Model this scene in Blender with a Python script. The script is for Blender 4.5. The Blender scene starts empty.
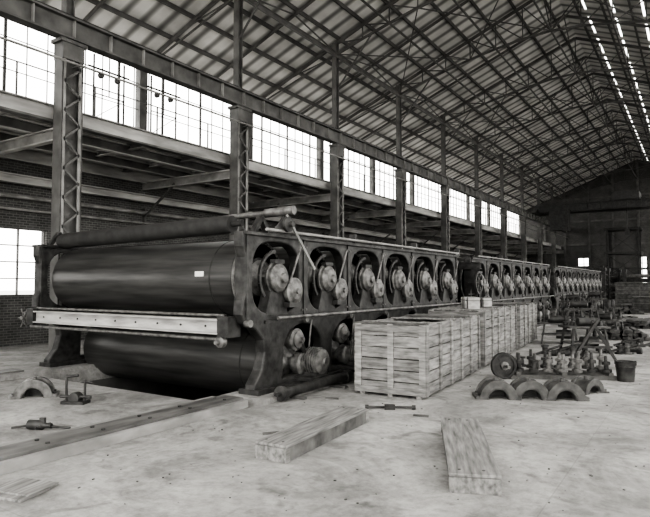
import bpy, math, random
from mathutils import Vector, Matrix
random.seed(7)
scene=bpy.context.scene
TINT=(1.0,0.985,0.95)

# ---------------------------------------------------------------- materials
def mat(name,val,rough=0.7,metal=0.0,nscale=3.0,namt=0.35,island=0.0,bump=0.0,stretch=(1,1,1),spec=0.4,local=False):
    m=bpy.data.materials.new(name); m.use_nodes=True
    nt=m.node_tree; N=nt.nodes; L=nt.links
    b=N['Principled BSDF']; b.inputs['Roughness'].default_value=rough; b.inputs['Metallic'].default_value=metal
    b.inputs['Specular IOR Level'].default_value=spec
    geo=N.new('ShaderNodeNewGeometry'); mp=N.new('ShaderNodeMapping'); mp.inputs['Scale'].default_value=stretch
    if local:
        tc=N.new('ShaderNodeTexCoord'); L.new(tc.outputs['Object'],mp.inputs['Vector'])
    else: L.new(geo.outputs['Position'],mp.inputs['Vector'])
    no=N.new('ShaderNodeTexNoise'); no.inputs['Scale'].default_value=nscale; no.inputs['Detail'].default_value=6
    L.new(mp.outputs[0],no.inputs['Vector'])
    mr=N.new('ShaderNodeMapRange'); mr.inputs[1].default_value=0.3; mr.inputs[2].default_value=0.7
    mr.inputs[3].default_value=val*(1-namt); mr.inputs[4].default_value=val*(1+namt)
    L.new(no.outputs['Fac'],mr.inputs[0])
    out=mr.outputs[0]
    if island>0:
        mu=N.new('ShaderNodeMath'); mu.operation='MULTIPLY'
        r2=N.new('ShaderNodeMapRange'); r2.inputs[3].default_value=1-island; r2.inputs[4].default_value=1+island
        L.new(geo.outputs['Random Per Island'],r2.inputs[0]); L.new(out,mu.inputs[0]); L.new(r2.outputs[0],mu.inputs[1]); out=mu.outputs[0]
    co=N.new('ShaderNodeVectorMath'); co.operation='SCALE'; co.inputs[0].default_value=TINT
    L.new(out,co.inputs['Scale']); L.new(co.outputs[0],b.inputs['Base Color'])
    if bump>0:
        bp=N.new('ShaderNodeBump'); bp.inputs['Strength'].default_value=bump; bp.inputs['Distance'].default_value=0.02
        L.new(no.outputs['Fac'],bp.inputs['Height']); L.new(bp.outputs[0],b.inputs['Normal'])
    return m,b,nt,geo,out,co

M_steel=mat('painted_steel',0.10,0.6,0,2.0,0.4)[0]
M_steel_l=mat('light_steel',0.22,0.6,0,2.0,0.4)[0]
M_truss=mat('truss_steel',0.085,0.7,0,2.0,0.3)[0]
M_iron=mat('cast_iron',0.040,0.5,0.2,6,0.6,bump=0.35)[0]
M_iron2=mat('machined_iron',0.13,0.42,0.3,7,0.65,bump=0.1)[0]
M_cyl=mat('dryer_shell',0.05,0.36,0.3,3.0,0.55,stretch=(0.25,3.0,3.0),spec=0.6)[0]
M_felt=mat('dark_felt',0.03,0.7,0,5,0.3)[0]
M_paint=mat('grey_paint',0.34,0.5,0,4,0.35,stretch=(0.4,2,2))[0]
M_wood=mat('crate_wood',0.19,0.85,0,3,0.5,island=0.22,bump=0.3,stretch=(1.2,.8,6),local=True)[0]
M_timber=mat('old_timber',0.19,0.85,0,3,0.5,island=0.12,bump=0.4,stretch=(7,0.7,5),local=True)[0]
M_timber_d=mat('dark_timber',0.09,0.85,0,4,0.5,island=0.25,bump=0.3)[0]
M_inner_shade=mat('crate_inner_shade',0.012,0.9,0,3,0.3)[0]
M_plate=mat('sole_plate_metal',0.11,0.6,0.1,3,0.5,stretch=(2,0.5,1))[0]
M_plate_s=mat('sole_plate_timber',0.22,0.8,0,3,0.4,stretch=(2,0.5,1))[0]
M_deck=mat('deck_planks',0.38,0.8,0,2,0.25,island=0.4)[0]
M_ground=mat('outside_ground',0.45,0.9,0,0.5,0.1)[0]
M_white=mat('paper_white',0.7,0.8,0,2,0.05)[0]
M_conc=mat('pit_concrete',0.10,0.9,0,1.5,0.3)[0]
M_fasc=mat('concrete_fascia',0.36,0.85,0,1.5,0.4,stretch=(1,.4,2))[0]
M_cap=mat('cap_iron',0.075,0.55,0.1,6,0.5)[0]

# floor
M_floor,b,nt,geo,out,co=mat('concrete_floor',0.335,0.85,0,0.9,0.18,bump=0.25)
N=nt.nodes;L=nt.links
n2=N.new('ShaderNodeTexNoise'); n2.inputs['Scale'].default_value=0.42; n2.inputs['Detail'].default_value=9; n2.inputs['Roughness'].default_value=0.74; n2.inputs['Distortion'].default_value=0.8
L.new(geo.outputs['Position'],n2.inputs['Vector'])
r=N.new('ShaderNodeMapRange'); r.inputs[1].default_value=0.40; r.inputs[2].default_value=0.58; r.inputs[3].default_value=0.60; r.inputs[4].default_value=1.10
L.new(n2.outputs['Fac'],r.inputs[0])
bk=N.new('ShaderNodeTexBrick'); bk.offset=0.0; bk.inputs['Scale'].default_value=1.0; bk.inputs['Brick Width'].default_value=4.6; bk.inputs['Row Height'].default_value=5.2; bk.inputs['Mortar Size'].default_value=0.008
bk.inputs['Color1'].default_value=(1,1,1,1); bk.inputs['Color2'].default_value=(.92,.92,.92,1); bk.inputs['Mortar'].default_value=(.82,.82,.82,1)
mpf=N.new('ShaderNodeMapping'); mpf.inputs['Location'].default_value=(1.3,2.2,0)
L.new(geo.outputs['Position'],mpf.inputs[0]); L.new(mpf.outputs[0],bk.inputs['Vector'])
n3=N.new('ShaderNodeTexNoise'); n3.inputs['Scale'].default_value=7; n3.inputs['Detail'].default_value=8; n3.inputs['Roughness'].default_value=0.75
L.new(geo.outputs['Position'],n3.inputs['Vector'])
r3=N.new('ShaderNodeMapRange'); r3.inputs[1].default_value=0.32; r3.inputs[2].default_value=0.55; r3.inputs[3].default_value=0.66; r3.inputs[4].default_value=1.0
L.new(n3.outputs['Fac'],r3.inputs[0])
n4=N.new('ShaderNodeTexNoise'); n4.inputs['Scale'].default_value=1.7; n4.inputs['Detail'].default_value=5; n4.inputs['Distortion'].default_value=1.2
L.new(geo.outputs['Position'],n4.inputs['Vector'])
r4=N.new('ShaderNodeMapRange'); r4.inputs[1].default_value=0.58; r4.inputs[2].default_value=0.72; r4.inputs[3].default_value=1.0; r4.inputs[4].default_value=0.55
L.new(n4.outputs['Fac'],r4.inputs[0])
def mul(a_,b_):
    m_=N.new('ShaderNodeMath'); m_.operation='MULTIPLY'; L.new(a_,m_.inputs[0]); L.new(b_,m_.inputs[1]); return m_.outputs[0]
o_=mul(mul(mul(mul(r.outputs[0],out),bk.outputs['Color']),r3.outputs[0]),r4.outputs[0])
L.new(o_,co.inputs['Scale'])

# brick
M_brick,b,nt,geo,out,co=mat('brick_wall',0.08,0.9,0,1.0,0.3)
N=nt.nodes;L=nt.links
sx=N.new('ShaderNodeSeparateXYZ'); L.new(geo.outputs['Position'],sx.inputs[0])
ad=N.new('ShaderNodeMath'); ad.operation='ADD'; L.new(sx.outputs[0],ad.inputs[0]); L.new(sx.outputs[1],ad.inputs[1])
cx=N.new('ShaderNodeCombineXYZ'); L.new(ad.outputs[0],cx.inputs[0]); L.new(sx.outputs[2],cx.inputs[1])
bk=N.new('ShaderNodeTexBrick'); bk.inputs['Scale'].default_value=1.0; bk.inputs['Brick Width'].default_value=0.24; bk.inputs['Row Height'].default_value=0.09; bk.inputs['Mortar Size'].default_value=0.012
bk.inputs['Color1'].default_value=(1,1,1,1); bk.inputs['Color2'].default_value=(.6,.6,.6,1); bk.inputs['Mortar'].default_value=(1.7,1.7,1.7,1)
L.new(cx.outputs[0],bk.inputs['Vector'])
mm=N.new('ShaderNodeMath'); mm.operation='MULTIPLY'; L.new(out,mm.inputs[0]); L.new(bk.outputs['Color'],mm.inputs[1]); L.new(mm.outputs[0],co.inputs['Scale'])

# roof sheeting
M_roof,b,nt,geo,out,co=mat('roof_sheeting',0.52,0.7,0,0.6,0.3)
N=nt.nodes;L=nt.links
w=N.new('ShaderNodeTexWave'); w.wave_type='BANDS'; w.bands_direction='Y'; w.inputs['Scale'].default_value=0.36
w.inputs['Distortion'].default_value=0.0
L.new(geo.outputs['Position'],w.inputs['Vector'])
r=N.new('ShaderNodeMapRange'); r.inputs[1].default_value=0.0; r.inputs[2].default_value=0.5; r.inputs[3].default_value=0.32; r.inputs[4].default_value=1.1
L.new(w.outputs['Fac'],r.inputs[0])
mm=N.new('ShaderNodeMath'); mm.operation='MULTIPLY'; L.new(out,mm.inputs[0]); L.new(r.outputs[0],mm.inputs[1]); L.new(mm.outputs[0],co.inputs['Scale'])

# ---------------------------------------------------------------- builder
import bmesh
class B:
    def __init__(s): s.v=[];s.f=[];s.mi=[];s.sm=[];s.mats=[]
    def midx(s,m):
        if m not in s.mats: s.mats.append(m)
        return s.mats.index(m)
    def add(s,vs,fs,m,smooth=False):
        o=len(s.v); s.v+= [tuple(v) for v in vs]
        i=s.midx(m)
        for f in fs:
            s.f.append(tuple(o+k for k in f)); s.mi.append(i); s.sm.append(smooth)
    def box(s,c,d,m,R=None):
        hx,hy,hz=d[0]/2,d[1]/2,d[2]/2
        vs=[Vector((x,y,z)) for x in(-hx,hx) for y in(-hy,hy) for z in(-hz,hz)]
        if R is not None: vs=[R@v for v in vs]
        c=Vector(c); vs=[v+c for v in vs]
        s.add(vs,[(0,1,3,2),(4,6,7,5),(0,4,5,1),(2,3,7,6),(0,2,6,4),(1,5,7,3)],m)
    def bb(s,x0,x1,y0,y1,z0,z1,m):
        s.box(((x0+x1)/2,(y0+y1)/2,(z0+z1)/2),(abs(x1-x0),abs(y1-y0),abs(z1-z0)),m)
    def frame(s,p0,p1):
        p0=Vector(p0);p1=Vector(p1);d=(p1-p0);l=d.length;d.normalize()
        up=Vector((0,0,1)) if abs(d.z)<0.95 else Vector((0,1,0))
        a=d.cross(up).normalized(); u=a.cross(d).normalized()
        R=Matrix((d,a,u)).transposed()
        return (p0+p1)/2,l,R
    def beam(s,p0,p1,w,h,m):
        c,l,R=s.frame(p0,p1); s.box(c,(l,w,h),m,R)
    def ibeam(s,p0,p1,w,h,t,m,m2=None):
        c,l,R=s.frame(p0,p1); m2=m2 or m
        s.box(c,(l,t,h-2*t),m2,R)
        s.box(c+R@Vector((0,0,h/2-t/2)),(l,w,t),m,R)
        s.box(c-R@Vector((0,0,h/2-t/2)),(l,w,t),m,R)
    def lathe(s,o,ax,prof,m,seg=24,smooth=True):
        o=Vector(o);ax=Vector(ax).normalized()
        up=Vector((0,0,1)) if abs(ax.z)<0.95 else Vector((0,1,0))
        a=ax.cross(up).normalized(); u=a.cross(ax).normalized()
        vs=[]
        for t,r in prof:
            for k in range(seg):
                th=2*math.pi*k/seg
                vs.append(o+ax*t+a*(r*math.cos(th))+u*(r*math.sin(th)))
        V=[];F=[]
        for i in range(len(prof)-1):
            b0=len(V)
            V+=vs[i*seg:(i+1)*seg]+vs[(i+1)*seg:(i+2)*seg]
            for k in range(seg):
                k2=(k+1)%seg
                F.append((b0+k,b0+k2,b0+seg+k2,b0+seg+k))
        s.add(V,F,m,smooth)
        for idx in (0,len(prof)-1):
            if prof[idx][1]>1e-4:
                ring=vs[idx*seg:(idx+1)*seg]
                s.add(ring,[tuple(range(seg))],m)
    def tube(s,p0,p1,r,m,seg=12,r1=None):
        p0=Vector(p0);p1=Vector(p1)
        s.lathe(p0,p1-p0,[(0,r),((p1-p0).length,r if r1 is None else r1)],m,seg)
    def mesh(s,me,M,m):
        s.add([M@v.co for v in me.vertices],[tuple(p.vertices) for p in me.polygons],m)
    def obj(s,name,loc=(0,0,0),rz=0,parent=None,bevel=0,rot=None):
        me=bpy.data.meshes.new(name); me.from_pydata(s.v,[],s.f)
        for m in s.mats: me.materials.append(m)
        me.polygons.foreach_set('material_index',s.mi); me.polygons.foreach_set('use_smooth',s.sm)
        me.update()
        bm=bmesh.new(); bm.from_mesh(me); bmesh.ops.recalc_face_normals(bm,faces=bm.faces); bm.to_mesh(me); bm.free()
        o=bpy.data.objects.new(name,me); scene.collection.objects.link(o)
        o.location=loc; o.rotation_euler=rot if rot else (0,0,rz)
        if parent: o.parent=parent
        if bevel>0:
            md=o.modifiers.new('bevel','BEVEL'); md.width=bevel; md.segments=2; md.limit_method='ANGLE'
        return o
def empty(name,loc=(0,0,0)):
    e=bpy.data.objects.new(name,None); scene.collection.objects.link(e); e.location=loc; return e

def curve_mesh(splines,ext,bev):
    cu=bpy.data.curves.new('tmpc','CURVE'); cu.dimensions='2D'; cu.fill_mode='BOTH'; cu.extrude=ext; cu.bevel_depth=bev; cu.bevel_resolution=1
    for pts in splines:
        sp=cu.splines.new('POLY'); sp.points.add(len(pts)-1)
        for p,q in zip(sp.points,pts): p.co=(q[0],q[1],0,1)
        sp.use_cyclic_u=True
    o=bpy.data.objects.new('tmpc',cu); scene.collection.objects.link(o)
    dg=bpy.context.evaluated_depsgraph_get(); dg.update()
    me=bpy.data.meshes.new_from_object(o.evaluated_get(dg)); 
    bpy.data.objects.remove(o); return me
def circ(cx,cy,r,n=32):
    return [(cx+r*math.cos(2*math.pi*k/n),cy+r*math.sin(2*math.pi*k/n)) for k in range(n)]
YZ=Matrix(((0,0,1,0),(1,0,0,0),(0,1,0,0),(0,0,0,1)))

# ---------------------------------------------------------------- constants
BAY=7.06; Y0=9.25; XC=-14.5; XR=2.5; XW=-20.0; XE=8.0; RX=-6.0; RZ=17.6; SL=0.4
YS=Y0-2.5*BAY; YE=80.0
def rz(x): return RZ-SL*abs(x-RX)
cols=[Y0+BAY*k for k in range(-2,11)]

# ---------------------------------------------------------------- shell
PX0,PX1,PY0,PY1=-12.95,-7.5,7.65,56.0
f=B()
f.bb(XW-.2,PX0,YS,YE,-.3,0,M_floor); f.bb(PX1,XE,YS,YE,-.3,0,M_floor)
f.bb(PX0,PX1,YS,PY0,-.3,0,M_floor); f.bb(PX0,PX1,PY1,YE,-.3,0,M_floor)
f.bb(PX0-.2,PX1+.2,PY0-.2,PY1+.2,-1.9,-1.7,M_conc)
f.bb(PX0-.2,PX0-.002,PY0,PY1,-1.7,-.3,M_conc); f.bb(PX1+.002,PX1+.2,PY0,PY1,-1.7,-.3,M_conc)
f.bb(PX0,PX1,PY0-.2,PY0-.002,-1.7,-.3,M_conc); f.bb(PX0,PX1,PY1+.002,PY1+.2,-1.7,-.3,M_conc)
f.obj('floor')
g=B(); g.bb(-220,XW-.25,-150,250,-.4,-.3,M_ground); g.bb(XE+.02,220,-150,250,-.4,-.3,M_ground); g.bb(XW-.25,XE+.02,-150,YS,-.4,-.3,M_ground); g.bb(XW-.25,XE+.02,YE,250,-.4,-.3,M_ground); g.obj('ground')

def sidewall(name,x,sgn,lowbig):
    w=B()
    x0,x1=(x-.35,x)if sgn<0 else (x,x+.35)
    eav=rz(x)-.25
    zs0,zs1=(1.76,4.1) if not lowbig else (.6,7.6)
    hw=2.4 if not lowbig else 3.25
    w.bb(x0,x1,YS,YE,0,zs0,M_brick); w.bb(x0,x1,YS,YE,zs1,8.5,M_brick)
    w.bb(x0,x1,YS,YE,eav-.05,eav+.25,M_brick)
    wins=[Y0+.35+BAY*k for k in range(-2,1)] if not lowbig else [Y0+BAY*(k+.5) for k in range(-2,10)]
    prev=YS
    for c in wins:
        w.bb(x0,x1,prev,c-hw,zs0,zs1,M_brick); prev=c+hw
    w.bb(x0,x1,prev,YE,zs0,zs1,M_brick)
    for c in cols:
        w.bb(x0+.02,x1-.02,c-.2,c+.2,8.5,eav-.05,M_steel)
    w.obj(name)
    n=0
    for c in wins:
        n+=1; q=B(); xm=(x0+x1)/2
        nb=5; 
        for k in range(nb+1):
            yy=c-hw+2*hw*k/nb; q.bb(xm-.04,xm+.04,yy-.025,yy+.025,zs0,zs1,M_steel)
        nz=4
        for k in range(nz+1):
            zz=zs0+(zs1-zs0)*k/nz; q.bb(xm-.03,xm+.03,c-hw,c+hw,zz-.02,zz+.02,M_steel)
        q.obj('window_%d'%(n+(0 if sgn<0 else 40)))
    q=B(); xm=(x0+x1)/2
    yy=YS
    k=0
    while yy<YE:
        wd=.018 if k%3 else .10
        q.bb(xm-.03,xm+.03,yy-wd/2,yy+wd/2,8.5,eav,M_steel); yy+=BAY/9; k+=1
    for zz,tk in ((8.55,.03),(9.7,.009),(10.85,.009),(eav-.15,.03)): q.bb(xm-.03,xm+.03,YS,YE,zz-tk,zz+tk,M_steel)
    q.obj('window_%d'%(100 if sgn<0 else 101))
sidewall('wall_left',XW,-1,False)
sidewall('wall_right',XE,1,True)

# end wall
w=B()
def gpoly(xa,xb,za):
    pts=[(xa,za)]+[(xb,za),(xb,rz(xb)-.02)]
    if xa<RX<xb: pts.append((RX,RZ-.02))
    pts.append((xa,rz(xa)-.02))
    n=len(pts); vs=[(p[0],YE,p[1]) for p in pts]+[(p[0],YE+.3,p[1]) for p in pts]
    fs=[tuple(range(n)),tuple(range(n,2*n))]+[(k,(k+1)%n,n+(k+1)%n,n+k) for k in range(n)]
    w.add(vs,fs,M_brick)
gpoly(XW,XE,5.5)
w.bb(XW,XE,YE,YE+.3,0,1.6,M_brick)
for xa,xb in ((-20,-13),(-11.6,-6.2),(-5.2,-2.9),(-2.1,XE)):
    w.bb(xa,xb,YE,YE+.3,1.6,5.5,M_brick)
for z in (7.2,10.2,13.2): w.bb(XW,XE,YE-.12,YE-.002,z-.12,z+.12,M_steel)
for x in (-17,-14.5,-11.6,-8.8,-6,-3.2,-.4,2.5): w.bb(x-.12,x+.12,YE-.2,YE-.002,0,rz(x)-.3,M_steel)
w.obj('wall_back')
q=B()
for xa,xb,za,zb in ((-13,-11.6,1.6,5.5),(-6.2,-5.2,1.6,5.5),(-2.9,-2.1,1.6,5.5)):
    for k in range(3):
        xx=xa+(xb-xa)*k/2; q.bb(xx-.04,xx+.04,YE+.1,YE+.2,za,zb,M_steel)
    for k in range(6):
        zz=za+(zb-za)*k/5; q.bb(xa,xb,YE+.1,YE+.2,zz-.04,zz+.04,M_steel)
q.obj('window_200')

# ceiling
c=B()
def slab(xa,xb,ya,yb,m=M_roof,off=0,t=.05):
    za,zb=rz(xa)+off,rz(xb)+off
    vs=[(xa,ya,za),(xb,ya,zb),(xb,yb,zb),(xa,yb,za),(xa,ya,za+t),(xb,ya,zb+t),(xb,yb,zb+t),(xa,yb,za+t)]
    c.add(vs,[(0,1,2,3),(4,5,6,7),(0,1,5,4),(1,2,6,5),(2,3,7,6),(3,0,4,7)],m)
slab(XW-.6,RX,YS-.5,YE+.4)
sky=[(-4.85,-4.73),(-3.45,-3.33),(-2.05,-1.93),(.8,6.0)]  # narrow skylight rows; last wide gap is unseen, added for top light on floor
xs=[RX]+[v for p in sky for v in p]+[XE+.6]
for i in range(len(xs)-1):
    if i%2==0: slab(xs[i],xs[i+1],YS-.5,YE+.4)
    else:
        y=YS-.5; j=0
        while y<YE+.4:
            ln=.5+.5*((j*7+i*3)%4)/3
            if i==7: ln=.5
            slab(xs[i],xs[i+1],y,min(y+ln,YE+.4)); y+=BAY/2; j+=1
c.obj('ceiling')

p=B()
xx=XW+.3
while xx<XE:
    z=rz(xx)-.12
    p.bb(xx-.04,xx+.04,YS,YE,z-.08,z+.1,M_truss)
    xx+=1.32
p.obj('trim_purlins')
t=B()
nT=int((YE-YS)/(BAY/2))
PN=12
def botz(x):
    u=abs(x-RX)/8.5
    return 13.35+1.75*(1-u**1.6)
for i in range(nT+1):
    y=YS+BAY/2*i
    main=(i%2==1)
    hw=8.5
    px=[RX-hw+2*hw*k/PN for k in range(PN+1)]
    a=.10 if main else .08
    t.beam((XW,y,rz(XW)-.3),(RX,y,RZ-.3),a,.15 if main else .12,M_truss)
    t.beam((RX,y,RZ-.3),(XE,y,rz(XE)-.3),a,.15 if main else .12,M_truss)
    if main:
        for k in range(PN):
            t.beam((px[k],y,botz(px[k])),(px[k+1],y,botz(px[k+1])),.09,.10,M_truss)
            if k>0: t.beam((px[k],y,botz(px[k])),(px[k],y,rz(px[k])-.3),.05,.05,M_truss)
            if k<PN/2: t.beam((px[k+1],y,botz(px[k+1])),(px[k],y,rz(px[k])-.3),.05,.05,M_truss)
            else: t.beam((px[k],y,botz(px[k])),(px[k+1],y,rz(px[k+1])-.3),.05,.05,M_truss)
        for x0,x1 in ((XC,XW),(XR,XE)):
            xm=(x0+x1)/2; ze=rz(x1)-.5
            t.beam((x0,y,13.35),(x1,y,ze),.06,.07,M_truss)
            t.beam((x0,y,13.3),(xm,y,rz(xm)-.35),.05,.05,M_truss)
for k in (2,4,6,8,10):
    x=RX-8.5+17*k/PN; t.bb(x-.035,x+.035,YS,YE,botz(x)-.04,botz(x)+.04,M_truss)
for i in range(1,nT,2):
    ya=YS+BAY/2*i; yb=ya+BAY
    if yb>YE: break
    if (i//2)%2==0:
        for xa,xb in ((-14.5,-10.25),(-10.25,-6),(-6,-1.75),(-1.75,2.5)):
            t.beam((xa,ya,botz(xa)),(xb,yb,botz(xb)),.045,.045,M_truss)
            t.beam((xb,ya,botz(xb)),(xa,yb,botz(xa)),.045,.045,M_truss)
    for x in (XC,RX,XR):
        t.beam((x,ya,botz(x)),(x,(ya+yb)/2,rz(x)-.3),.05,.05,M_truss)
        t.beam((x,yb,botz(x)),(x,(ya+yb)/2,rz(x)-.3),.05,.05,M_truss)
t.obj('roof_truss')

# columns
def column(x,y):
    q=B(); 
    q.bb(-.28,.28,-.38,.38,0,.06,M_steel); 
    for s in (-1,1):
        q.bb(-.19,.19,s*.30-.02,s*.30+.02,.06,8.75,M_steel)
        for xx in(-.17,.17): q.bb(xx-.02,xx+.02,s*.25-.05,s*.25+.05,.06,8.75,M_steel_l)
    q.bb(-.015,.015,-.28,.28,.06,8.75,M_steel)
    z=.5
    while z<8.2:
        for xx in(-.18,.18):
            q.beam((xx,-.24,z),(xx,.24,z+.4),.02,.06,M_steel)
            q.beam((xx,.24,z+.4),(xx,-.24,z+.8),.02,.06,M_steel)
        z+=.8
    q.bb(-.25,.25,-.40,.40,8.75,8.85,M_steel)
    for xx in(-.2,.2): q.bb(xx-.02,xx+.02,-.32,.32,8.3,8.75,M_steel)
    s=-1 if x<RX else 1
    xo=s*.1
    q.bb(xo-.12,xo+.12,-.13,-.10,8.85,rz(x)-.3,M_steel); q.bb(xo-.12,xo+.12,.10,.13,8.85,rz(x)-.3,M_steel); q.bb(xo-.015,xo+.015,-.10,.10,8.85,rz(x)-.3,M_steel)
    q.beam((xo-s*.1,0,11.6),(xo-s*2.0,0,13.9),.06,.06,M_truss)
    q.obj('steel_column',(x,y,0))
for y in cols:
    if y<YE-.2 : 
        column(XC,y); column(XR,y)
for x,s in ((XC,1),(XR,-1)):
    q=B()
    xb=x+s*.12
    q.ibeam((xb,YS,9.17),(xb,YE,9.17),.34,.62,.05,M_steel,M_steel)
    y=YS
    while y<YE: q.bb(xb-.15,xb+.15,y-.012,y+.012,8.92,9.42,M_steel_l); y+=BAY/6
    q.bb(xb-.05,xb+.05,YS,YE,9.48,9.58,M_iron)
    xa=x-s*.35
    q.ibeam((xa,YS,9.45),(xa,YE,9.45),.16,.3,.03,M_steel_l)
    y=YS
    while y<YE-.9:
        q.beam((xb,y,9.5),(xa,y+.9,9.5),.04,.03,M_steel); q.beam((xa,y+.9,9.5),(xb,y+1.765,9.5),.04,.03,M_steel); y+=1.765
    q.obj('crane_runway_girder')
    q=B(); q.ibeam((x-.02,YS,13.3),(x-.02,YE,13.3),.12,.22,.03,M_steel); 
    q.obj('eave_strut')

# mezzanine gallery
q=B(); ZP=7.0
q.bb(XC-.62,XC-.5,YS,YE,ZP-.28,ZP+.10,M_fasc)
q.bb(XC-.66,XC-.40,YS,YE,ZP-.34,ZP-.28,M_steel); q.bb(XC-.66,XC-.40,YS,YE,ZP+.10,ZP+.14,M_steel_l)
q.ibeam((-16.4,YS,ZP-.25),(-16.4,YE,ZP-.25),.2,.36,.04,M_fasc,M_steel)
q.ibeam((-18.2,YS,ZP-.25),(-18.2,YE,ZP-.25),.2,.36,.04,M_fasc,M_steel)
q.ibeam((XW+.2,YS,ZP-.3),(XW+.2,YE,ZP-.3),.2,.5,.04,M_fasc,M_fasc)
y=YS; j=0
while y<YE:
    q.ibeam((XC-.62,y,ZP-.12),(XW+.1,y,ZP-.12),.16,.22,.03,M_fasc if j%3==0 else M_steel_l,M_steel)
    y+=BAY/3; j+=1
x=XC-.65
j=0
while x>XW+.2:
    if j%7 not in (2,5):
        q.bb(x-.27,x,YS,YE,ZP+.01,ZP+.07,M_deck)
    x-=.3; j+=1
q.ibeam((XW+.5,YS,5.75),(XW+.5,YE,5.75),.3,.3,.04,M_fasc,M_fasc)
for y in cols:
    q.ibeam((XC-.2,y,ZP-.65),(XW,y,ZP-.65),.2,.36,.04,M_fasc,M_steel_l)
    q.beam((XW+.1,y,ZP-2.0),(XW+2.0,y,ZP-.7),.08,.08,M_steel)
q.beam((XC-.5,YS,ZP+1.05),(XC-.5,YE,ZP+1.05),.03,.03,M_steel)
y=YS
while y<YE: q.bb(XC-.52,XC-.48,y-.02,y+.02,ZP+.1,ZP+1.05,M_steel); y+=BAY/3
q.obj('mezzanine_gallery')
q=B()
q.tube((XC+.40,YS,8.15),(XC+.40,YE,8.15),.035,M_steel_l,8)
for y in cols: q.bb(XC+.2,XC+.44,y-.03,y+.03,8.08,8.12,M_steel)
q.obj('conduit_pipe')
q=B()
for z,r in ((5.2,.08),(4.75,.05)):
    q.tube((XW+.16,YS,z),(XW+.16,YE,z),r,M_steel_l,8)
for y in cols: q.bb(XW,XW+.2,y-.04,y+.04,4.6,5.4,M_steel)
q.obj('steam_pipe')
for yy in (11.2,13.4):
    q=B()
    q.tube((0,-.55,0),(0,-.55,2.1),.03,M_truss,8); q.tube((0,.55,0),(0,.55,2.1),.03,M_truss,8)
    q.tube((0,-.75,1.7),(0,.75,1.7),.025,M_truss,8); q.tube((0,-.55,.9),(0,.55,.9),.02,M_truss,8); q.tube((0,0,.9),(0,0,2.5),.02,M_truss,8)
    q.beam((0,-.55,.1),(0,.55,.9),.02,.02,M_truss)
    for s in(-.3,.3): q.lathe((-.05,s,1.5),(1,0,0),[(0,.09),(.1,.09)],M_truss,12)
    q.bb(-.3,.3,-.6,.6,-.05,0,M_truss)
    q.obj('pulley_frame',(XC-.9,yy,ZP+.12))

# overhead crane far away
q=B(); y=64
for yy in (y-1.2,y+1.2):
    q.ibeam((XC+.2,yy,10.0),(XR-.2,yy,10.0),.35,.8,.06,M_iron)
for xx in (XC+.3,XR-.3): q.bb(xx-.25,xx+.25,y-2,y+2,9.6,9.95,M_iron)
q.bb(-7,-4.6,y-1.5,y+1.5,10.4,11.2,M_iron)
q.bb(-12.6,-10.8,y-2.6,y-1.5,7.6,9.7,M_iron)
q.bb(XC+.5,XR-.5,y-1.9,y-1.8,10.4,10.45,M_iron)
for k in range(14): q.bb(XC+.5+k*1.2,XC+.55+k*1.2,y-1.9,y-1.8,9.6,10.45,M_iron)
q.tube((-5.8,y,10.4),(-5.8,y,7.5),.06,M_iron); q.box((-5.8,y,7.3),(.4,.3,.6),M_iron)
q.obj('overhead_crane')

# ---------------------------------------------------------------- dryer machine
PITCH=1.8; ZU=2.27; ZL=.5; RC=.77
XF=-7.03; XB=-13.62; XH=-7.42
def side_frame(n,ext=.09):
    L=(n-1)*PITCH
    out=[(-.66,.12),(-.64,.26),(-.44,.5),(-.34,.85),(-.38,1.1),(-.62,1.32),(-.92,1.46),(-.99,1.6),(-.97,1.85),(-.84,2.1),(-.84,2.5),(-.98,2.85),(-.98,3.08),
         (L+1.0,3.08),(L+1.0,1.5),(L+1.55,1.3),(L+1.8,1.0),(L+1.8,.12)]
    sp=[out]
    for i in range(n):
        c=i*PITCH
        pts=[]
        for k in range(40):
            a=2*math.pi*k/40; ca,sa=math.cos(a),math.sin(a)
            pw=3.0; rr=.77/((abs(ca)**pw+abs(sa)**pw)**(1/pw)); pts.append((c+rr*ca,ZU+rr*sa*.94))
        sp.append(pts)
        cc=c+.9; hw=.72
        a=[(cc-hw*1.02,.26),(cc+hw*1.02,.26),(cc+hw,.75)]+[(cc+hw*math.cos(t),.80+.56*math.sin(t)) for t in [math.pi*k/14 for k in range(15)]]+[(cc-hw,.75)]
        sp.append(a)
    return curve_mesh(sp,ext,.03)

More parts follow.
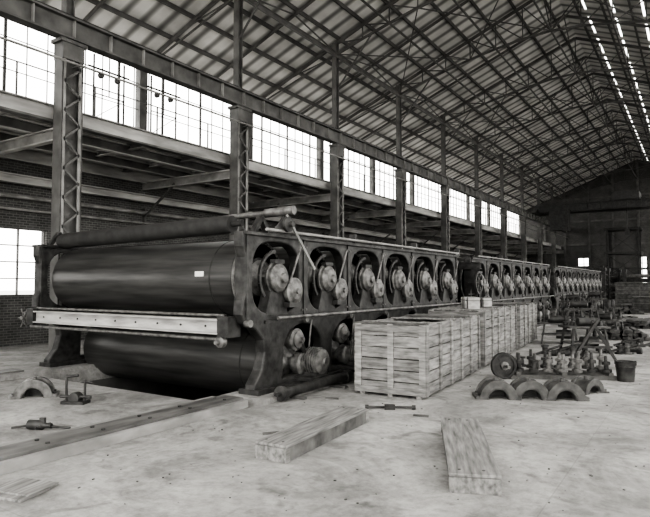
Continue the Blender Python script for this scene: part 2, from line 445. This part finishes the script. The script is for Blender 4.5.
def dryer_section(y0,n,hi):
    root=empty('paper_machine_dryer_section',(0,0,0))
    fm=side_frame(n)
    q=B()
    for X in (XF,XB): q.mesh(fm,Matrix.Translation((X,y0,0))@YZ,M_iron)
    L=(n-1)*PITCH
    for X in (XF,XB):
        q.bb(X-.2,X+.2,y0-.98,y0+L+1.0,3.06,3.12,M_iron)
        q.bb(X-.16,X+.16,y0-.4,y0+L+1.5,1.40,1.46,M_iron)
        q.bb(X-.24,X+.24,y0-.7,y0+L+1.85,.10,.2,M_iron)
        for i in range(n+1):
            yy=y0-.9+i*PITCH
            q.bb(X-.15,X+.15,yy-.03,yy+.03,1.5,3.08,M_iron)
            q.lathe((X+.1,yy,1.43),(1,0,0),[(0,.07),(.12,.07)],M_iron2,12)
            if i>0:
                for zz in (1.62,2.92):
                    for s_ in(-.07,.07): q.lathe((X+.1,yy+s_,zz),(1,0,0),[(0,.025),(.05,.025)],M_iron2,6)
    q.obj('side_frames',parent=root)
    s=B(); d=B(); seg=64 if hi else 32
    for i in range(n):
        for (yc,zc,up) in ((y0+i*PITCH,ZU,True),(y0+.9+i*PITCH,ZL,False)):
            s.lathe((-13.3,yc,zc),(1,0,0),[(0,RC-.03),(.02,RC),(5.86,RC),(5.88,RC-.02)],M_cyl,seg)
            if hi and i==0:
                s.lathe((-8.0,yc,zc),(1,0,0),[(0,RC),(.0,RC+.006),(.03,RC+.006),(.03,RC)],M_iron,seg)
            hx=XH
            d.lathe((hx,yc,zc),(1,0,0),[(0,RC-.01),(.06,RC-.01),(.06,RC-.08)],M_iron2,seg)
            d.lathe((hx,yc,zc),(1,0,0),[(.06,RC-.08),(.01,RC-.13),(.04,.46),(.08,.36)],M_iron,seg)
            d.lathe((hx,yc,zc),(1,0,0),[(.08,.36),(.11,.30),(.16,.22),(.22,.14),(.62,.12)],M_iron2,seg)
            d.lathe((-13.3,yc,zc),(-1,0,0),[(0,RC-.03),(.05,.4),(.15,.2),(.5,.12)],M_iron,24)
            if hi:
                for k in range(20):
                    a=2*math.pi*k/20
                    d.lathe((hx+.05,yc+.71*math.cos(a),zc+.71*math.sin(a)),(1,0,0),[(0,.022),(.035,.022)],M_iron,6,False)
            xb=XF+.06
            if up:
                d.lathe((xb,yc,zc),(1,0,0),[(0,.32),(.05,.33),(.06,.29),(.12,.28),(.15,.24),(.19,.20),(.21,.10),(.26,.08)],M_iron2,28)
                me=curve_mesh([[(-.34,-.72),(.34,-.72),(.17,-.25),(.24,0),(-.24,0),(-.17,-.25)]],.11,.015)
                d.mesh(me,Matrix.Translation((XF,yc,zc))@YZ,M_iron)
                d.box((xb+.06,yc,zc+.32),(.14,.3,.08),M_iron)
                d.lathe((xb-.16,yc+.42,zc-.26),(1,0,0),[(0,.20),(.04,.24),(.28,.24),(.30,.27),(.35,.27),(.37,.22),(.40,.17),(.41,.06),(.45,.05)],M_iron2,26)
                d.bb(xb-.16,xb+.2,yc+.22,yc+.62,zc-.58,zc-.48,M_iron)
                d.tube((xb+.28,yc+.12,zc-.1),(xb+.28,yc+.50,zc+.66),.022,M_iron2,8)
                for k in range(8):
                    a0=math.radians(95+k*16);a1=math.radians(111+k*16)
                    d.beam((XF+.1,yc+.52*math.cos(a0),zc+.52*math.sin(a0)),(XF+.1,yc+.52*math.cos(a1),zc+.52*math.sin(a1)),.05,.06,M_iron)
            else:
                d.lathe((xb-.1,yc,zc),(1,0,0),[(0,.24),(.16,.24),(.2,.2),(.2,.1)],M_iron2,24)
                d.bb(XF-.1,XF+.55,yc-.30,yc+.50,.2,.27,M_iron)
                pr=[(0,.26)]
                for k in range(5): pr+=[(.05+k*.06,.26),(.05+k*.06,.29),(.08+k*.06,.29),(.08+k*.06,.26)]
                pr+=[(.38,.26),(.42,.18),(.43,.08),(.48,.08)]
                d.lathe((xb+.05,yc+.16,.55),(1,0,0),pr,M_iron2,28)
                d.bb(xb+.08,xb+.42,yc-.06,yc+.38,.26,.34,M_iron)
                d.lathe((xb-.12,yc-.26,1.02),(1,0,0),[(0,.2),(.14,.21),(.16,.23),(.2,.23),(.22,.17),(.26,.17),(.28,.07),(.36,.06)],M_iron2,24)
                d.tube((xb+.1,yc-.26,1.02),(xb+.1,yc+.1,.6),.05,M_iron,8)
                d.tube((xb+.05,yc+.2,.8),(xb+.05,yc+.3,1.4),.025,M_iron2,8)
    s.obj('cylinder_shells',parent=root); d.obj('bearings_and_heads',parent=root)
    r=B()
    for i in range(n):
        yc=y0+(i+.5)*PITCH
        r.lathe((XB,yc,3.05),(1,0,0),[(0,.05),(.3,.05),(.3,.1),(6.3,.1),(6.3,.05),(6.65,.05)],M_felt,16)
        r.lathe((XB,yc-.9,1.38),(1,0,0),[(0,.04),(.3,.04),(.3,.07),(6.2,.07),(6.2,.04),(6.6,.04)],M_iron,14)
        r.bb(XF-.1,XF+.16,yc-.12,yc+.12,3.12,3.22,M_iron)
        if i%2: r.bb(XF-.08,XF+.08,yc+.4,yc+.5,3.12,3.36,M_iron)
    r.tube((XF+.25,y0-.5,3.18),(XF+.25,y0+L+.8,3.18),.03,M_steel_l,8)
    r.tube((XF+.3,y0-.2,1.50),(XF+.3,y0+L+1.4,1.50),.035,M_iron2,8)
    r.obj('felt_rolls',parent=root)
    return root
YA=8.9
sec=dryer_section(YA,6,True)
dryer_section(21.3,7,False)
dryer_section(35.6,10,False)

q=B()
q.bb(-13.35,-7.35,YA-1.12,YA-1.06,1.26,1.48,M_paint)
q.bb(-13.35,-7.35,YA-1.2,YA-.95,1.48,1.51,M_paint); q.bb(-13.35,-7.35,YA-1.2,YA-.95,1.23,1.26,M_paint)
for k in range(9): 
    x=-13.0+k*.66; q.lathe((x,YA-1.118,1.37),(0,-1,0),[(0,.02),(.02,.02)],M_iron,8)
q.tube((-13.5,YA-1.15,1.14),(-7.2,YA-1.15,1.14),.035,M_iron2,10)
q.tube((-13.4,YA-1.05,1.57),(-7.3,YA-1.05,1.57),.03,M_iron2,10)
q.bb(-7.36,-7.1,YA-1.2,YA-.85,1.18,1.56,M_iron); q.bb(-13.6,-13.33,YA-1.2,YA-.85,1.18,1.56,M_iron)
q.lathe((-13.85,YA-1.0,1.32),(0,-1,0),[(0,.16),(.08,.17),(.1,.05),(.2,.05)],M_iron2,18)
q.lathe((-7.25,YA-1.15,1.1),(0,-1,0),[(0,.1),(.1,.1),(.12,.04),(.2,.04)],M_iron2,18)
for k in range(6):
    a=math.radians(60*k); q.beam((-13.85,YA-1.12,1.32),(-13.85+.26*math.cos(a),YA-1.12,1.32+.26*math.sin(a)),.02,.03,M_iron2)
q.bb(-8.35,-8.12,YA-.795,YA-.775,2.30,2.40,M_white)
q.obj('doctor_beam',parent=sec)
q=B()
q.lathe((-13.55,YA-.45,3.22),(6.1,.15,.14),[(0,.05),(.15,.05),(.15,.17),(.4,.19),(5.5,.19),(5.75,.17),(5.75,.06),(6.0,.06)],M_felt,24)
q.lathe((-12.6,YA-.2,3.40),(6.0,.35,.20),[(0,.05),(5.3,.06),(5.32,.09),(6.0,.09)],M_iron2,16)
for x,y in ((XB,YA-.4),(XF-.1,YA-.25)): 
    q.beam((x,y-.25,3.1),(x,y,3.45),.12,.08,M_iron); q.beam((x,y+.25,3.1),(x,y,3.45),.12,.08,M_iron)
q.lathe((-6.75,YA+.1,3.32),(1,0,0),[(0,.15),(.06,.15),(.08,.06),(.16,.06)],M_iron,20)
q.beam((-6.72,YA+.05,3.5),(-6.6,YA+.85,2.45),.035,.05,M_steel_l)
q.beam((-6.95,YA-.1,3.1),(-6.8,YA+.1,3.45),.08,.1,M_iron)
q.obj('felt_stretcher',parent=sec)

q=B()
q.bb(-7.38,-7.28,.5,7.62,0,.14,M_plate_s); q.bb(-6.72,-6.62,.5,7.72,0,.13,M_plate_s); q.bb(-7.28,-6.72,.5,7.66,0,.10,M_timber_d); q.bb(-7.24,-6.76,.5,7.75,.10,.155,M_plate)
for k in range(9): 
    y=1+.8*k; q.lathe((-7.12,y,.15),(0,0,1),[(0,.03),(.025,.03)],M_iron,8); q.lathe((-6.88,y,.15),(0,0,1),[(0,.03),(.025,.03)],M_iron,8)
q.obj('sole_plate',bevel=.006)
q=B()
q.bb(-7.46,-6.5,7.9,56.2,0,.10,M_floor); q.obj('machine_foundation_curb')
q=B(); q.bb(-14.0,-13.0,-4,56.2,0,.10,M_floor); q.bb(-13.8,-13.3,-4,7.5,.10,.14,M_plate); q.obj('machine_foundation_curb')

# ---------------------------------------------------------------- crates
def crate(w,l,h,loc,rzz,clutter=True,name='wooden_crate',lid=.35,m=None):
    q=B(); MW=m or M_wood
    q.bb(-w/2+.05,w/2-.05,-l/2+.05,l/2-.05,.10,h-.30,M_inner_shade)  # near-black filler box, shade inside the crate put into its colour
    for x in (-w/2+.15,0,w/2-.15): q.bb(x-.05,x+.05,-l/2,l/2,0,.1,M_timber)
    n=6; bh=(h-.08)/n
    J=lambda a: random.uniform(-a,a)
    for k in range(n):
        z0=.08+k*bh; z1=z0+bh-.02
        for s in(-1,1):
            q.bb(-w/2,w/2,s*(l/2-.04),s*(l/2-.01),z0+J(.005),z1+J(.005),MW)
            br=random.uniform(-.3,.3)*l
            q.bb(s*(w/2-.04),s*(w/2-.01),-l/2+.03,br-.006,z0+J(.005),z1+J(.005),MW); q.bb(s*(w/2-.04),s*(w/2-.01),br+.006,l/2-.03,z0+J(.005),z1+J(.005),MW)
    for s in(-1,1):
        for x in (-w/2+.07,0.02,w/2-.07): q.bb(x-.06,x+.06,s*(l/2-.01),s*(l/2+.02),.06,h,MW)
        for z in (.12,h-.08): q.bb(-w/2,w/2,s*(l/2+.02),s*(l/2+.045),z-.06,z+.06,MW)
        nb=max(3,int(l/.8))
        for k in range(nb+1):
            y=-l/2+.06+(l-.12)*k/nb+(J(.04) if 0<k<nb else 0); q.bb(s*(w/2-.01),s*(w/2+.025),y-.06,y+.06,.06,h+random.choice([0,0,.04]),MW)
        q.bb(s*(w/2-.07),s*(w/2-.04),-l/2+.04,l/2-.04,h-.1,h+.01,M_timber)
    nb=int(l/.2)
    for k in range(nb):
        y=-l/2+l*k/nb; 
        if random.random()<lid: 
            q.box((J(.04),y+l/nb/2,h+.012),(w+.04,l/nb-.022,.025),M_timber_d if random.random()<.4 else M_timber,Matrix.Rotation(J(.02),3,'Z'))
    for k in range(int(l*5)):
        if not clutter: break
        y=random.uniform(-l/2+.3,l/2-.3);x=random.uniform(-w/2+.3,w/2-.3)
        q.box((x,y,h-.2),(random.uniform(.1,.5),random.uniform(.1,.4),.2),random.choice([M_iron2,M_timber_d,M_iron]),Matrix.Rotation(random.uniform(0,3),3,'Z'))
    for k in range(int(l*.7)):
        if not clutter: break
        y=random.uniform(-l/2+.3,l/2-.3)
        q.beam((-w/2+.1,y,h-.05),(w/2-.1,y+J(.5),h+.05),.07,.05,M_timber_d)
    return q.obj(name,loc,rzz)
def gp(px,py,h=2.15):
    d=h*573/(py-284); lat=(px-325)/573*d
    return (-.5455*d+.838*lat, .838*d+.5455*lat)
A=math.radians(4.2)
def along(t,off):
    return (-4.27-math.sin(A)*t-math.cos(A)*off, 10.0+math.cos(A)*t-math.sin(A)*off)
for t0,ln,hh,ld in ((0,4.0,1.38,.3),(4.5,4.3,1.46,.8),(9.3,3.5,1.42,.6)):
    x,y=along(t0+ln/2,.725); crate(1.45,ln,hh,(x,y,0),A,lid=ld)
crate(4.0,2.0,2.3,(-4.6,61,0),0.05,False,lid=1.0,m=M_timber_d); crate(2.4,1.4,1.2,(-2.9,49,0),-.1,False,lid=1.0,m=M_timber_d)
for t0,off,sz in ((5.0,.4,(.3,.25,.3)),(5.7,.7,(.35,.25,.30)),(6.6,.45,(.25,.3,.25))):
    x,y=along(t0,off); q=B(); q.bb(-sz[0]/2,sz[0]/2,-sz[1]/2,sz[1]/2,0,sz[2],M_paint); q.bb(-sz[0]/2-.01,sz[0]/2+.01,-.02,.02,-.0,sz[2]+.01,M_timber_d); q.bb(-sz[0]/2-.02,sz[0]/2+.02,-sz[1]/2-.02,sz[1]/2+.02,sz[2]*.7,sz[2]*.76,M_timber_d)
    q.obj('parts_box',(x,y,1.49),random.random())

def timber(w,l,h,loc,rzz):
    q=B()
    q.bb(-w/2,w/2,-l/2,l/2,0,h-.035,M_timber_d)
    q.bb(-w/2-.015,w/2+.015,-l/2-.01,l/2,h-.035,h,M_timber)
    for y in(-l/2+.03,l/2-.05): q.bb(-w/2-.012,w/2+.012,y-.05,y+.05,.0,h-.04,M_timber)
    for y in (-l/2+.12,l/2-.12):
        for x in (-.15,.1): q.lathe((x,y,h-.005),(0,0,1),[(0,.018),(.01,.018)],M_iron,8)
    q.obj('timber_skid',loc,rzz,bevel=.008)
timber(.44,2.35,.21,(-4.5,6.75,0),math.radians(4))
timber(.50,2.5,.20,(-2.47,7.0,0),math.radians(23.5))

q=B(); q.tube((-.42,0,.04),(.42,0,.04),.022,M_iron,10); q.box((0,0,.045),(.18,.1,.08),M_iron); q.lathe((-.42,0,.04),(1,0,0),[(0,.04),(.06,.04)],M_iron,10); q.lathe((.38,0,.04),(1,0,0),[(0,.04),(.06,.04)],M_iron,10)
x,y=gp(389,408); q.obj('bar_clamp',(x,y,0),math.radians(30))
x0,y0=gp(277,402); x1,y1=gp(357,379)
q=B(); 
q.lathe((x0,y0,.15),(x1-x0,y1-y0,0),[(0,.04),(.1,.04),(.1,.14),(.2,.14),(.2,.10),(2.4,.10),(2.4,.13),(2.6,.13)],M_iron,16); q.bb(x0-.15,x0+.25,y0+.5,y0+.6,0,.05,M_timber_d); q.bb(x0-.1,x0+.3,y0+1.9,y0+2.0,0,.05,M_timber_d)
q.obj('roller_shaft')

def cap(loc,rzz,R=.27,Lh=.42,m=M_iron2):
    def arc(r): return [(r*math.cos(math.pi*k/16),r*math.sin(math.pi*k/16)) for k in range(17)]
    pts=[(R+.1,0),(R+.1,.05),(R,.05)]+[p for p in arc(R) if p[1]>.05]+[(-R,.05),(-R-.1,.05),(-R-.1,0),(-R*.66,0)]+[(-p[0]*.66,p[1]*.66) for p in arc(R)[1:-1]]+[(R*.66,0)]
    me=curve_mesh([pts],Lh/2-.02,.015)
    q=B(); T=Matrix(((1,0,0,0),(0,0,1,0),(0,1,0,0),(0,0,0,1)))
    q.mesh(me,T,m)
    me2=curve_mesh([[(R*1.12*math.cos(math.pi*k/16),R*1.12*math.sin(math.pi*k/16)) for k in range(17)]+[(-R*.7*math.cos(math.pi*k/16),R*.7*math.sin(math.pi*k/16)) for k in range(17)]],.03,.008)
    for yy in (-Lh/2+.03,Lh/2-.03): q.mesh(me2,Matrix.Translation((0,yy,0.01))@T,m)
    q.tube((0,0,R-.02),(0,0,R+.08),.04,m,12)
    web=curve_mesh([[(R*.7*math.cos(math.pi*k/16),R*.7*math.sin(math.pi*k/16)) for k in range(17)]],.01,.002)
    q.mesh(web,Matrix.Translation((0,.06,0.01))@T,M_iron)
    for s in(-1,1):
        for yy in (-.12,.12): q.tube((s*(R+.05),yy,.04),(s*(R+.05),yy,.1),.02,M_iron,8)
    q.obj('bearing_cap',(loc[0],loc[1],.0),rzz)
for px,py in ((493,397),(525,397),(559,398)):
    x,y=gp(px,py); cap((x,y+.1),math.radians(28),.30,.5,M_cap)
x,y=gp(584,391); cap((x,y),math.radians(60),.24,.4,M_cap)
x,y=gp(27,397); cap((x,y+.2),math.radians(50),.3,.4,M_iron2)

x,y=gp(78,402); q=B()
q.bb(-.22,.22,-.12,.12,0,.05,M_iron)
q.tube((-.18,0,.05),(-.18,0,.5),.022,M_iron,8); q.tube((.18,0,.05),(.18,0,.42),.022,M_iron,8); q.tube((-.2,0,.47),(.05,0,.5),.025,M_iron,8); q.lathe((.0,0,.1),(0,1,0),[(-.08,.1),(.08,.1)],M_iron,14); q.tube((.18,0,.4),(.3,.05,.36),.02,M_iron,8)
q.tube((-.3,0,.12),(.3,0,.12),.03,M_iron,8)
q.obj('pipe_vise',(x,y,0),math.radians(25))
x,y=gp(46,428); q=B()
q.lathe((-.05,0,.07),(1,0,0),[(-.2,.03),(-.18,.07),(.05,.07),(.08,.04),(.2,.035)],M_iron,14); q.tube((.1,0,.06),(.42,.06,.04),.018,M_iron,8); q.tube((-.2,0,.06),(-.45,-.1,.03),.016,M_iron,8); q.tube((0,-.16,.06),(0,.16,.06),.018,M_iron,8); q.box((0,0,.14),(.08,.05,.08),M_iron)
q.obj('pneumatic_drill',(x,y,0),math.radians(20))
x,y=gp(20,489); q=B(); q.bb(-.28,.28,-.2,.2,0,.03,M_timber); q.bb(-.2,.3,-.12,.28,.03,.05,M_timber); q.obj('floor_board',(x,y,0),math.radians(15),bevel=.004)

def wheel(loc,rzz,R,tilt=0,name='gear_wheel'):
    q=B()
    def ring(r0,r1,e): return curve_mesh([circ(0,0,r1,36),circ(0,0,r0,36)],e,.005)
    q.mesh(ring(R*.82,R,.05),YZ,M_iron); q.mesh(ring(R*.12,R*.3,.08),YZ,M_iron2); q.mesh(ring(R*.12,R*.84,.012),YZ,M_iron)
    for k in range(6):
        a=math.pi*k/3; q.beam((0,R*.25*math.cos(a),R*.25*math.sin(a)),(0,R*.85*math.cos(a),R*.85*math.sin(a)),.05,.06,M_iron)
    q.tube((-.25,0,0),(.3,0,0),R*.12,M_iron2,12)
    q.obj(name,loc,rot=(0,tilt,rzz))
wheel((-3.75,13.2,.30),math.radians(-50),.29)

q=B()
for yy in(-.35,.35): q.bb(-1.15,1.15,yy-.06,yy+.06,0,.1,M_timber_d)
for xx in(-1.0,0,1.0): q.bb(xx-.05,xx+.05,-.5,.5,.1,.17,M_timber_d)
for j,yy in enumerate((-.32,.28)):
    for k in range(7):
        xx=-.95+k*.32+j*.1; h=random.uniform(.35,.5)
        q.lathe((xx,yy,.17),(random.uniform(-.1,.1),random.uniform(-.1,.1),1),[(0,.11),(.06,.11),(.07,.05),(h*.45,.05),(h*.46,.09),(h*.62,.09),(h*.64,.035),(h,.03)],random.choice([M_iron,M_iron2]),14)
x,y=gp(556,376); q.obj('bearing_spindle_rack',(x,y,0),math.radians(28))
def castings(loc,rzz,n,wx,wy):
    q=B()
    for k in range(n):
        xx=random.uniform(-wx,wx); yy=random.uniform(-wy,wy)
        c_=random.random()
        if c_<.4: q.lathe((xx,yy,.09),(random.uniform(-1,1),random.uniform(-1,1),0),[(-.15,.05),(-.14,.09),(.0,.09),(.01,.05),(.2,.05)],random.choice([M_iron,M_iron2]),14)
        elif c_<.7: q.lathe((xx,yy,0),(0,0,1),[(0,.16),(.05,.16),(.06,.09),(.2,.08),(.21,.12),(.26,.12)],random.choice([M_iron,M_cap]),14)
        elif c_<.85: q.box((xx,yy,.1),(.3,.2,.2),M_timber_d,Matrix.Rotation(random.uniform(0,3),3,'Z'))
        else: q.tube((xx-.4,yy,.04),(xx+.4,yy+random.uniform(-.4,.4),.3),.035,M_iron,8)
    q.obj('scrap_castings',loc,rzz)
x,y=gp(522,366); castings((x,y,0),math.radians(30),7,.6,.2)
for px,py in ((556,354),(612,352),(643,346),(630,321)):
    x,y=gp(px,py); castings((x,y,0),math.radians(30),12,.9,.45)
def stand(loc,rzz,sc=1.0):
    q=B()
    for xx in(-.6,.6):
        for yy in(-.4,.4): q.beam((xx,yy,0),(xx*.8,yy*.8,.8*sc),.06,.06,M_iron)
    q.bb(-.65,.65,-.42,.42,.78*sc,.84*sc,M_timber_d); q.bb(-.6,.6,-.38,.38,.3,.34,M_timber_d)
    for k in range(6):
        xx=-.5+.2*k; q.lathe((xx,random.uniform(-.25,.25),.84*sc),(random.uniform(-.2,.2),0,1),[(0,.08),(.12,.08),(.14,.03),(random.uniform(.3,.55),.03)],M_iron,10)
    q.lathe((0,-.2,.98*sc),(1,0,0),[(-.3,.13),(.3,.13)],M_iron,14)
    q.lathe((.2,0,.34),(1,0,0),[(-.3,.16),(.2,.16)],M_iron,14)
    q.obj('work_stand',loc,rzz)
for px,py,a_,s_ in ((583,352,.6,1),(558,343,.2,.9),(604,338,-.2,.9),(578,333,.3,1.3),(572,324,.1,1.5),(594,321,.1,1.6)):
    x,y=gp(px,py); stand((x,y,0),a_,s_)
q=B()
q.beam((-.7,0,0),(.1,0,1.25),.05,.07,M_iron); q.beam((.6,0,0),(-.05,.1,1.2),.05,.07,M_iron); q.beam((-.5,.05,.5),(.45,.05,.5),.04,.06,M_iron); q.beam((-.05,0,1.15),(-.05,.9,0.02),.05,.05,M_iron)
x,y=gp(594,366); q.obj('tripod_trestle',(x,y,0),math.radians(30))
x,y=gp(621,381); q=B()
q.lathe((0,0,0),(0,0,1),[(0,.17),(.42,.21),(.44,.22),(.44,.20),(.05,.16),(.05,0)],M_iron,28); q.lathe((0,0,.3),(0,0,1),[(0,.202),(.02,.208),(.04,.205)],M_iron,28)
for s in(-1,1): q.bb(s*.2-.02,s*.2+.02,-.03,.03,.36,.46,M_iron)
q.obj('metal_bucket',(x+.03,y+.15,0))
def pile(loc,rzz,n,l,w):
    q=B()
    for lay in range(3):
        for k in range(n-lay):
            xx=-w/2+w*k/n+random.uniform(-.03,.03)
            q.box((xx,random.uniform(-.15,.15),.08+lay*.13),(w/n*.85,l*random.uniform(.8,1),.11),random.choice([M_timber_d,M_iron,M_timber_d]),Matrix.Rotation(random.uniform(-.04,.04),3,'Z'))
    q.bb(-w/2,w/2,-l*.35,-l*.35+.1,0,.03,M_timber_d)
    q.obj('timber_pile',loc,rzz)
for px,py,n,l,w_ in ((630,338,7,2.4,1.4),(614,329,6,2.2,1.6),(645,327,7,3,2),(606,316,6,3,2),(626,313,8,4,2.6),(644,309,8,4,3)):
    x,y=gp(px,py); pile((x,y,0),random.uniform(-.1,.3),n,l,w_)
def drum(loc):
    q=B(); q.lathe((0,0,0),(0,0,1),[(0,.28),(.02,.29),(.3,.29),(.31,.305),(.33,.305),(.34,.29),(.58,.29),(.59,.305),(.61,.305),(.62,.29),(.87,.29),(.88,.28),(.86,.27),(.86,0)],M_iron,20); q.obj('oil_drum',loc)
for px,py in ((606,311),(610,310),(592,315),(597,330)):
    x,y=gp(px,py); drum((x,y,0))
q=B()
for k in range(260):
    px=random.uniform(10,645); py=284+10**random.uniform(1.8,2.35)
    x,y=gp(px,py)
    if (-13.6<x<-6.3): continue
    s=random.uniform(.005,.015)
    q.box((x,y,s*.4),(s*random.uniform(1,3),s*random.uniform(1,2),s*.8),random.choice([M_timber_d,M_timber,M_cap]),Matrix.Rotation(random.uniform(0,3),3,'Z'))
for px,py,a in ((332,398,.4),(600,392,.5),(420,415,.2),(272,432,.9)):
    x,y=gp(px,py); q.box((x,y,.015),(.25,.045,.03),M_timber_d,Matrix.Rotation(a,3,'Z'))
q.obj('floor_debris')

# far machinery
def calender(loc,rzz=0):
    q=B()
    for s in(-1,1):
        q.bb(s*2-.2,s*2+.2,-.5,.5,0,.4,M_iron); q.bb(s*2-.15,s*2+.15,-.35,-.1,.4,3.6,M_iron); q.bb(s*2-.15,s*2+.15,.1,.35,.4,3.4,M_iron); q.bb(s*2-.2,s*2+.2,-.45,.45,3.4,3.7,M_iron)
    for k in range(6): q.lathe((-2.3,0,.7+.46*k),(1,0,0),[(0,.08),(.5,.08),(.5,.21),(4.1,.21),(4.1,.08),(4.6,.08)],M_iron2 if k%2 else M_iron,16)
    q.bb(-2,2,-.1,.1,3.7,3.9,M_iron)
    q.obj('calender_stack',loc,rzz)
calender((-9.5,60,0)); calender((-9.5,63,0)); calender((-4.6,69,0)); calender((-1.0,73,0)); calender((-9.2,70,0))
q=B()
for xx in (-1.6,1.6):
    for yy in(-1.2,1.2): q.bb(xx-.1,xx+.1,yy-.1,yy+.1,0,8.6,M_iron)
for z in (2.9,5.6,8.4):
    q.bb(-1.9,1.9,-1.5,1.5,z,z+.25,M_iron)
for z in (0.2,2.95,5.7):
    q.beam((-1.6,-1.2,z),(1.6,-1.2,z+2.6),.08,.08,M_iron); q.beam((1.6,-1.2,z),(-1.6,-1.2,z+2.6),.08,.08,M_iron)
q.obj('steel_tower',(-7.2,75,0))
q=B()
q.ibeam((-6.6,19.9,0),(-6.6,19.9,2.7),.2,.25,.03,M_iron); q.ibeam((-9.6,19.9,0.1),(-9.6,19.9,2.7),.2,.25,.03,M_iron); q.ibeam((-9.8,19.9,2.8),(-6.4,19.9,2.8),.2,.25,.03,M_iron)
for z in (.6,1.0,1.4,1.8,2.2): q.beam((-6.6,19.8,z),(-6.6,19.1,z),.03,.03,M_iron)
q.lathe((-6.45,19.7,2.2),(1,0,0),[(0,.4),(.06,.4),(.06,.32),(.0,.32)],M_iron,24)
q.lathe((-6.45,19.7,2.2),(1,0,0),[(0,.1),(.15,.1)],M_iron2,16)
for k in range(6):
    a=k*math.pi/3; q.beam((-6.42,19.7,2.2),(-6.42,19.7+.36*math.cos(a),2.2+.36*math.sin(a)),.03,.04,M_iron2)
q.obj('drive_stand')

# ---------------------------------------------------------------- lighting
W=bpy.data.worlds.new('overcast_sky'); scene.world=W; W.use_nodes=True
bg=W.node_tree.nodes['Background']; bg.inputs[0].default_value=(1.0,.985,.95,1); bg.inputs[1].default_value=3.2
scene.view_settings.view_transform='AgX'; scene.view_settings.look='AgX - High Contrast'; scene.view_settings.exposure=0.8

cam=bpy.data.cameras.new('camera'); co_=bpy.data.objects.new('camera',cam); scene.collection.objects.link(co_)
co_.location=(0,0,2.15); co_.rotation_euler=(math.radians(92.55),0,math.radians(33.06))
cam.sensor_width=36; cam.lens=573/650*36; cam.clip_end=1000
scene.camera=co_
